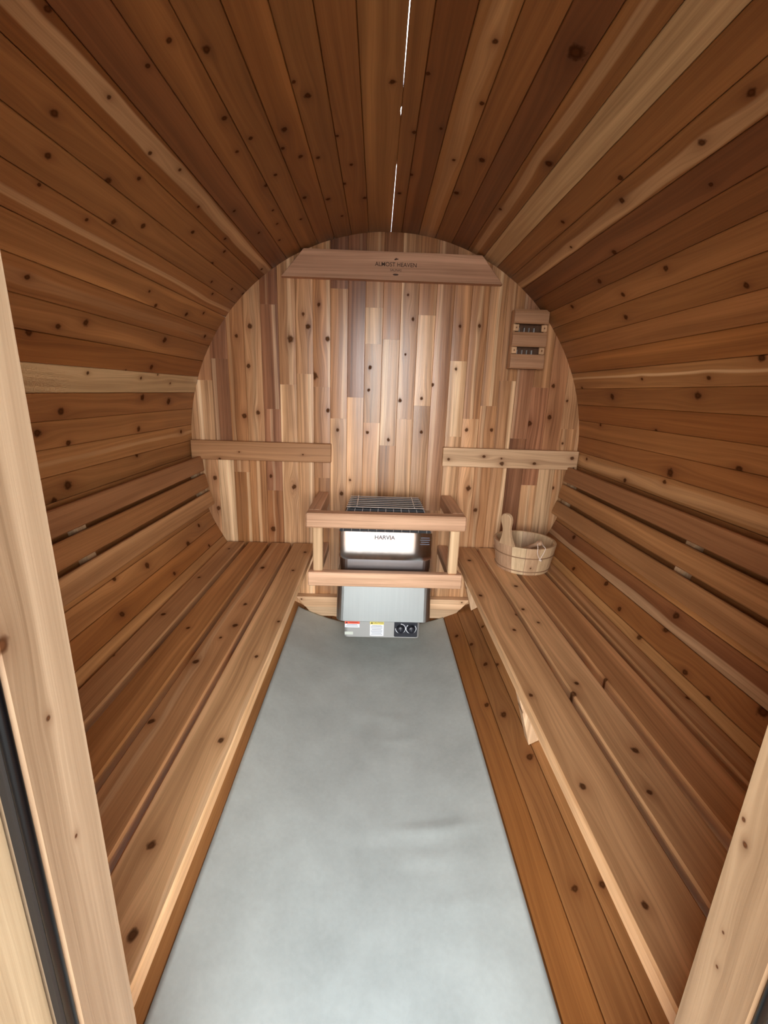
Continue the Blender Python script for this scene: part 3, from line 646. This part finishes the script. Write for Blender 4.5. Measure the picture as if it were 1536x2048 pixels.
# mirror panel with rounded lower corners, leaning back slightly
r, hw, hh = 0.022, 0.186, 0.118
P = [(-hw, hh), (-hw, r)] + [(-hw + r - r * math.cos(t), r - r * math.sin(t)) for t in [math.pi / 8 * i for i in range(5)]][1:] + [(hw - r + r * math.sin(t), r - r * math.cos(t)) for t in [math.pi / 8 * i for i in range(5)]] + [(hw, hh)]
plan('upper_band', ht, rrect(0.193, 0.035, 0.3225, 0.035), 0.473, 0.590, STEEL, lab='polished steel band')
mp = obj('mirror_panel', extrude_poly('mirror_panel', P, 0.004, STEEL, 0.0012), ht, Matrix.Translation((0.004, YW - 0.3225, 0.472)) @ Matrix.Rotation(math.radians(90 - 2.0), 4, 'X'), label='mirror-polished front panel')
PX = Matrix.Translation((0.004, YW - 0.3225, 0.472)) @ Matrix.Rotation(math.radians(90 - 2.0), 4, 'X')
text_obj('lettering', 'HARVIA', 0.0235, PX @ Matrix.Translation((-0.006, 0.095, 0.0044)), mp, INK, bold=0.0006)
for k, (yy, ww) in enumerate(((0.098, 0.036), (0.089, 0.040), (0.080, 0.034), (0.071, 0.038))):
    obj('etched_line', box_me(ww, 0.0035, 0.0006, INK, 0.0002), mp, PX @ Matrix.Translation((0.158, yy, 0.0045)))
# stone basket
bm = bmesh.new()
ra = [(-0.186, 0.045), (-0.186, 0.317), (0.186, 0.317), (0.186, 0.045)]; rb = [(-0.152, 0.12), (-0.152, 0.316), (0.152, 0.316), (0.152, 0.12)]
A = [bm.verts.new((x, -y, 0.589)) for x, y in ra]; B = [bm.verts.new((x, -y, 0.684)) for x, y in rb]; C_ = [bm.verts.new((x * 0.96, -y * 0.98 - 0.003, 0.682)) for x, y in rb]; D_ = [bm.verts.new((x * 0.9, -y * 0.97 - 0.005, 0.61)) for x, y in rb]
for a, b in ((A, B), (B, C_), (C_, D_)):
    for i in range(4): bm.faces.new((a[i], a[(i + 1) % 4], b[(i + 1) % 4], b[i]))
bm.faces.new(D_)
obj('stone_basket', bm_mesh('stone_basket', bm, DARK_STEEL), ht, Matrix.Translation((0.0, YW, 0)), label='blackened steel basket')
BAR = plain('bright_steel_bar', (0.80, 0.80, 0.80), 0.28, 0.75)
gr = obj('grille', box_me(0.297, 0.006, 0.003, BAR, 0.001), ht, Matrix.Translation((-0.003, YW - 0.132, 0.6905)) @ Matrix.Rotation(math.radians(6), 4, 'X'))
for k in range(6):
    obj('bar', box_me(0.300 + 0.002 * k, 0.006, 0.003, BAR, 0.001), gr, Matrix.Translation((-0.003, YW - 0.1625 - 0.0305 * k, 0.6905)) @ Matrix.Rotation(math.radians(6), 4, 'X'))
for x in (-0.117, 0.113):
    obj('bar', tube_me('bar', [(x, YW - 0.128, 0.6935), (x, YW - 0.317, 0.6935)], 0.0018, BAR, 6), gr)
for k in range(11):
    x = -0.170 + 0.0337 * k
    obj('upright_wire', tube_me('upright_wire', [(x, YW - 0.3205, 0.586), (x, YW - 0.3205, 0.640), (x * 0.9, YW - 0.3195, 0.686)], 0.0017, BAR, 6), ht)
bm = bmesh.new()
for k in range(34):
    m = Matrix.Translation((rnd.uniform(-0.125, 0.125), -rnd.uniform(0.145, 0.285), rnd.uniform(0.625, 0.640))) @ Matrix.Rotation(rnd.uniform(0, 3), 4, 'Z') @ Matrix.Diagonal((1.2, 0.9, 0.8, 1))
    bmesh.ops.create_icosphere(bm, subdivisions=1, radius=rnd.uniform(0.018, 0.026), matrix=m)
so = obj('stones', bm_mesh('stones', bm, STONE), ht, Matrix.Translation((0, YW, 0))); so['kind'] = 'stuff'
# control box
cb = plan('control_box', ht, rrect(0.165, 0.06, 0.300, 0.018), 0.100, 0.188, GREY_ENAMEL, 0.0, 'grey control box', cx=0.0)
yc = YW - 0.300
def face(x, z, lift=0.0): return on_wall(x, z, yc - lift)
obj('dial_plate', extrude_poly('dial_plate', [(0.0405 * 1.25 * a, 0.040 * b) for a, b in ((-1, -.9), (-.93, -1), (.93, -1), (1, -.9), (1, .9), (.93, 1), (-.93, 1), (-1, .9))], 0.002, BLACK), ht, face(0.104, 0.145))
for (x, a0) in ((0.081, 40), (0.127, -10)):
    kb = obj('dial_knob', tube_me('dial_knob', [(x, yc - 0.002, 0.146), (x, yc - 0.016, 0.146), (x, yc - 0.019, 0.146)], [0.0175, 0.0165, 0.013], BLACK, 20), ht)
    arc = [(x + 0.0218 * math.cos(math.radians(q)), yc - 0.0028, 0.146 + 0.0218 * math.sin(math.radians(q))) for q in range(a0 - 270 + 50, a0 + 60, 10)]
    obj('dial_ring', tube_me('dial_ring', arc, 0.0017, WHITE, 6), ht, label='white dial scale')
    obj('pointer', box_me(0.002, 0.012, 0.001, INK, 0.0003), kb, face(x, 0.148, 0.0195))
def sticker(x0, x1, z0, z1, head, hcol, word, tcol):
    hz = z1 - head
    s = obj('sticker', box_me(x1 - x0, z1 - z0, 0.001, WHITE, 0.0002), ht, face((x0 + x1) / 2, (z0 + z1) / 2, 0.0006), label='white warning sticker')
    obj('header', box_me(x1 - x0, head, 0.0006, hcol, 0.0001), s, face((x0 + x1) / 2, z1 - head / 2, 0.0014))
    obj('warning_triangle', extrude_poly('warning_triangle', [(-0.005, -0.004), (0.005, -0.004), (0, 0.0045)], 0.0004, BLACK), s, face(x0 + 0.008, z1 - head / 2, 0.0017))
    text_obj('lettering', word, head * 0.62, face((x0 + x1) / 2 + 0.006, z1 - head / 2, 0.0019), s, tcol, bold=0.0002)
    nl = int((hz - z0) / 0.0065)
    for i in range(nl):
        obj('text_line', box_me((x1 - x0) * (0.82 if i % 3 else 0.7), 0.0016, 0.0003, INK, 0.0001), s, face((x0 + x1) / 2 - 0.001, hz - 0.0045 - 0.0062 * i, 0.0013))
sticker(-0.161, -0.097, 0.146, 0.176, 0.0125, RED, 'WARNING', DKRED)
sticker(-0.052, 0.008, 0.107, 0.178, 0.0155, YELLOW, 'CAUTION', INK)
obj('sticker', box_me(0.036, 0.014, 0.001, PALE, 0.0002), ht, face(-0.143, 0.118, 0.0006), label='small pale rating sticker')

# ------------------------------------------------------------------ wooden guard round the heater
gd = thing('heater_guard', (0, YW - 0.35, 0.38), 'pinkish wooden guard rail boxed round the heater', 'guard')
gt = (0.62, 0.37, 0.225); GF = 0.380
def rail(name, x0, x1, ya, yb_, z0, z1, axis, col=gt, ch=0.004, **kw):
    c = ((x0 + x1) / 2, YW - (ya + yb_) / 2, (z0 + z1) / 2)
    if axis == 'x': return board(name, gd, (0, -1, 0), (1, 0, 0), c, (yb_ - ya, x1 - x0, z1 - z0), CEDAR_SOFT, col, ch, **kw)
    if axis == 'y': return board(name, gd, (1, 0, 0), (0, 1, 0), c, (x1 - x0, yb_ - ya, z1 - z0), CEDAR_SOFT, col, ch, **kw)
    return board(name, gd, (1, 0, 0), (0, 0, 1), c, (x1 - x0, z1 - z0, yb_ - ya), CEDAR_SOFT, col, ch, **kw)
rail('front_rail', -0.312, 0.314, GF - 0.055, GF, 0.618, 0.677, 'x', ch=0.006)
for s in (-1, 1):
    xa, xb = sorted((s * 0.312 + 0.001, s * 0.262 + 0.001))
    rail('side_rail', xa, xb, 0.001, GF - 0.0555, 0.618, 0.677, 'y')
    rail('lower_side_rail', xa + (0 if s > 0 else 0.004), xb - (0.004 if s > 0 else 0), 0.001, GF - 0.0385, 0.388, 0.428, 'y')
    xa, xb = sorted((s * 0.290 + 0.004, s * 0.252 + 0.004))
    rail('post', xa, xb, GF - 0.050, GF - 0.012, 0.4335, 0.6175, 'z', (0.62, 0.41, 0.23))
rail('lower_front_rail', -0.306, 0.314, GF - 0.038, GF, 0.374, 0.433, 'x')

# ================================================================== BUCKET AND LADLE
BX, BY, BZ = 0.600, 1.772, 0.4255
bk = thing('bucket', (BX, BY, BZ), 'pale wooden stave bucket with one tall grip standing on the right bench', 'bucket')
NB, RB, RT_, HB, TB = 14, 0.110, 0.130, 0.122, 0.013
AO = math.radians(11)
def bucket_stave(i, tall):
    a0, a1 = AO + 2 * math.pi * (i - 0.5) / NB + 0.004, AO + 2 * math.pi * (i + 0.5) / NB - 0.004
    bm = bmesh.new(); rows = []
    for (z, g) in ((0, 0.0025), (0.004, 0), (0.022, 0), (HB * 0.66, 0), (HB - 0.003, 0), (HB, 0.002)):
        R_ = RB + (RT_ - RB) * z / HB; row = []
        for k in range(4):
            a = a0 + (a1 - a0) * k / 3; row.append(bm.verts.new((math.cos(a) * (R_ - g), math.sin(a) * (R_ - g), z)))
        for k in range(3, -1, -1):
            a = a0 + (a1 - a0) * k / 3; row.append(bm.verts.new((math.cos(a) * (R_ - TB + g), math.sin(a) * (R_ - TB + g), z)))
        rows.append(row)
    for a, b in zip(rows, rows[1:]):
        for k in range(8): bm.faces.new((a[k], a[(k + 1) % 8], b[(k + 1) % 8], b[k]))
    bm.faces.new(rows[0]); bm.faces.new(rows[-1])
    return bm_mesh('stave', bm, PINE)
ptones = [(0.62, 0.44, 0.26), (0.64, 0.47, 0.28), (0.55, 0.36, 0.21), (0.60, 0.42, 0.24)]
GA = 8                                        # index of the stave that carries the grip
for i in range(NB):
    # each stave's own frame has its length along local y for the grain
    me = bucket_stave(i, False)
    a = AO + 2 * math.pi * i / NB
    F_ = frame((-math.sin(a), math.cos(a), 0), (0, 0, 1), (math.cos(a), math.sin(a), 0), (BX + math.cos(a) * 0.12, BY + math.sin(a) * 0.12, BZ))
    me.transform(F_.inverted() @ Matrix.Translation((BX, BY, BZ)))
    obj('stave', me, bk, F_, ptones[i % 4] if i not in (7, 8) else (0.52, 0.33, 0.20), knots=[(0.0, 0.035, 0.0045)] if i == 10 else [])
a = AO + 2 * math.pi * GA / NB
hw = [(0, 0.070), (0.012, 0.062), (0.030, 0.047), (0.052, 0.037), (0.070, 0.035), (0.086, 0.040), (0.102, 0.048), (0.114, 0.050), (0.126, 0.045), (0.134, 0.032), (0.138, 0.014)]
gp = [(-w / 2, z) for z, w in hw] + [(w / 2, z) for z, w in reversed(hw)]
tl_ = math.atan2(RT_ - RB, HB)
Zd = Vector((math.cos(a), math.sin(a), 0)); Yd = (Vector((0, 0, 1)) * math.cos(tl_) + Zd * math.sin(tl_)).normalized(); Xd = Vector((-math.sin(a), math.cos(a), 0))
obj('grip', extrude_poly('grip', gp, 0.015, PINE, 0.003), bk, frame(Xd, Yd, Xd.cross(Yd), Vector((BX, BY, BZ + HB - 0.001)) + Zd * (RT_ - 0.0155)), (0.58, 0.39, 0.23), label='tall rounded grip')
for (z, rr) in ((0.016, 0.0022), (0.078, 0.0024)):
    R_ = RB + (RT_ - RB) * z / HB + 0.0008
    obj('hoop', tube_me('hoop', [(BX + R_ * math.cos(t * math.pi / 24), BY + R_ * math.sin(t * math.pi / 24), BZ + z) for t in range(48)], rr, plain('brown_hoop', (0.30, 0.17, 0.09), 0.5), 6, True), bk, label='thin brown hoop')
obj('base', extrude_poly('base', [(0.100 * math.cos(t * math.pi / 16), 0.100 * math.sin(t * math.pi / 16)) for t in range(32)], 0.008, PINE), bk, Matrix.Translation((BX, BY, BZ + 0.004)), (0.45, 0.28, 0.15))

ld = thing('ladle', (BX, BY, BZ + 0.02), 'wooden ladle with a white cord loop leaning inside the bucket', 'ladle')
e0, e1 = Vector((BX - 0.035, BY + 0.035, BZ + 0.038)), Vector((BX + 0.036, BY - 0.083, BZ + HB + 0.014))
d = (e1 - e0)
obj('handle', tube_me('handle', [e0, e0 + d * 0.5, e0 + d * 0.88, e0 + d * 0.95, e1, e1 + d.normalized() * 0.005], [0.007, 0.008, 0.0095, 0.0115, 0.0115, 0.006], PINE, 12), ld, None, (0.62, 0.40, 0.25))
bm = bmesh.new(); rows = []
for (r, z) in ((0.006, 0), (0.026, 0.001), (0.034, 0.010), (0.036, 0.032), (0.032, 0.032), (0.030, 0.012), (0.004, 0.008)):
    rows.append([bm.verts.new((r * math.cos(k * math.pi / 8), r * math.sin(k * math.pi / 8), z)) for k in range(16)])
for p, q in zip(rows, rows[1:]):
    for k in range(16): bm.faces.new((p[k], p[(k + 1) % 16], q[(k + 1) % 16], q[k]))
bm.faces.new(rows[0]); bm.faces.new(rows[-1])
obj('bowl', bm_mesh('bowl', bm, PINE, True), ld, Matrix.Translation((BX - 0.045, BY + 0.045, BZ + 0.0135)), (0.45, 0.28, 0.15))
q = Vector((0.22, -1, 0)).normalized()           # outward over the rim
def cp(along, outw, z): return Vector((BX, BY, BZ)) + q * (RT_ + outw) + Vector((1, 0.22, 0)).normalized() * along + Vector((0, 0, z))
loop1 = [e1 + Vector((-0.006, -0.006, 0.004)), cp(-0.016, -0.012, HB + 0.022), cp(-0.022, 0.004, HB + 0.010), cp(-0.022, 0.004, HB - 0.008), cp(-0.014, 0.003, HB - 0.028), cp(-0.004, 0.002, HB - 0.042)]
loop2 = [e1 + Vector((0.006, 0.0, 0.002)), cp(0.010, -0.010, HB + 0.012), cp(0.012, 0.004, HB + 0.006), cp(0.008, 0.005, HB - 0.010), cp(0.000, 0.004, HB - 0.028), cp(-0.004, 0.002, HB - 0.042)]
def spl(P, k=5):
    out = []
    for i in range(len(P) - 1):
        p0, p1, p2, p3 = P[max(i - 1, 0)], P[i], P[i + 1], P[min(i + 2, len(P) - 1)]
        for t in [j / k for j in range(k)]:
            out.append(0.5 * ((2 * p1) + (p2 - p0) * t + (2 * p0 - 5 * p1 + 4 * p2 - p3) * t * t + (3 * p1 - p0 - 3 * p2 + p3) * t ** 3))
    return out + [P[-1]]
cd = obj('cord', tube_me('cord', spl(loop1), 0.0017, CORD, 6), ld, label='white cord loop')
obj('strand', tube_me('strand', spl(loop2), 0.0017, CORD, 6), cd)
obj('knot', tube_me('knot', [cp(-0.010, 0.003, HB - 0.041), cp(-0.004, 0.006, HB - 0.044), cp(0.004, 0.003, HB - 0.048)], [0.003, 0.0042, 0.003], CORD, 8), cd)
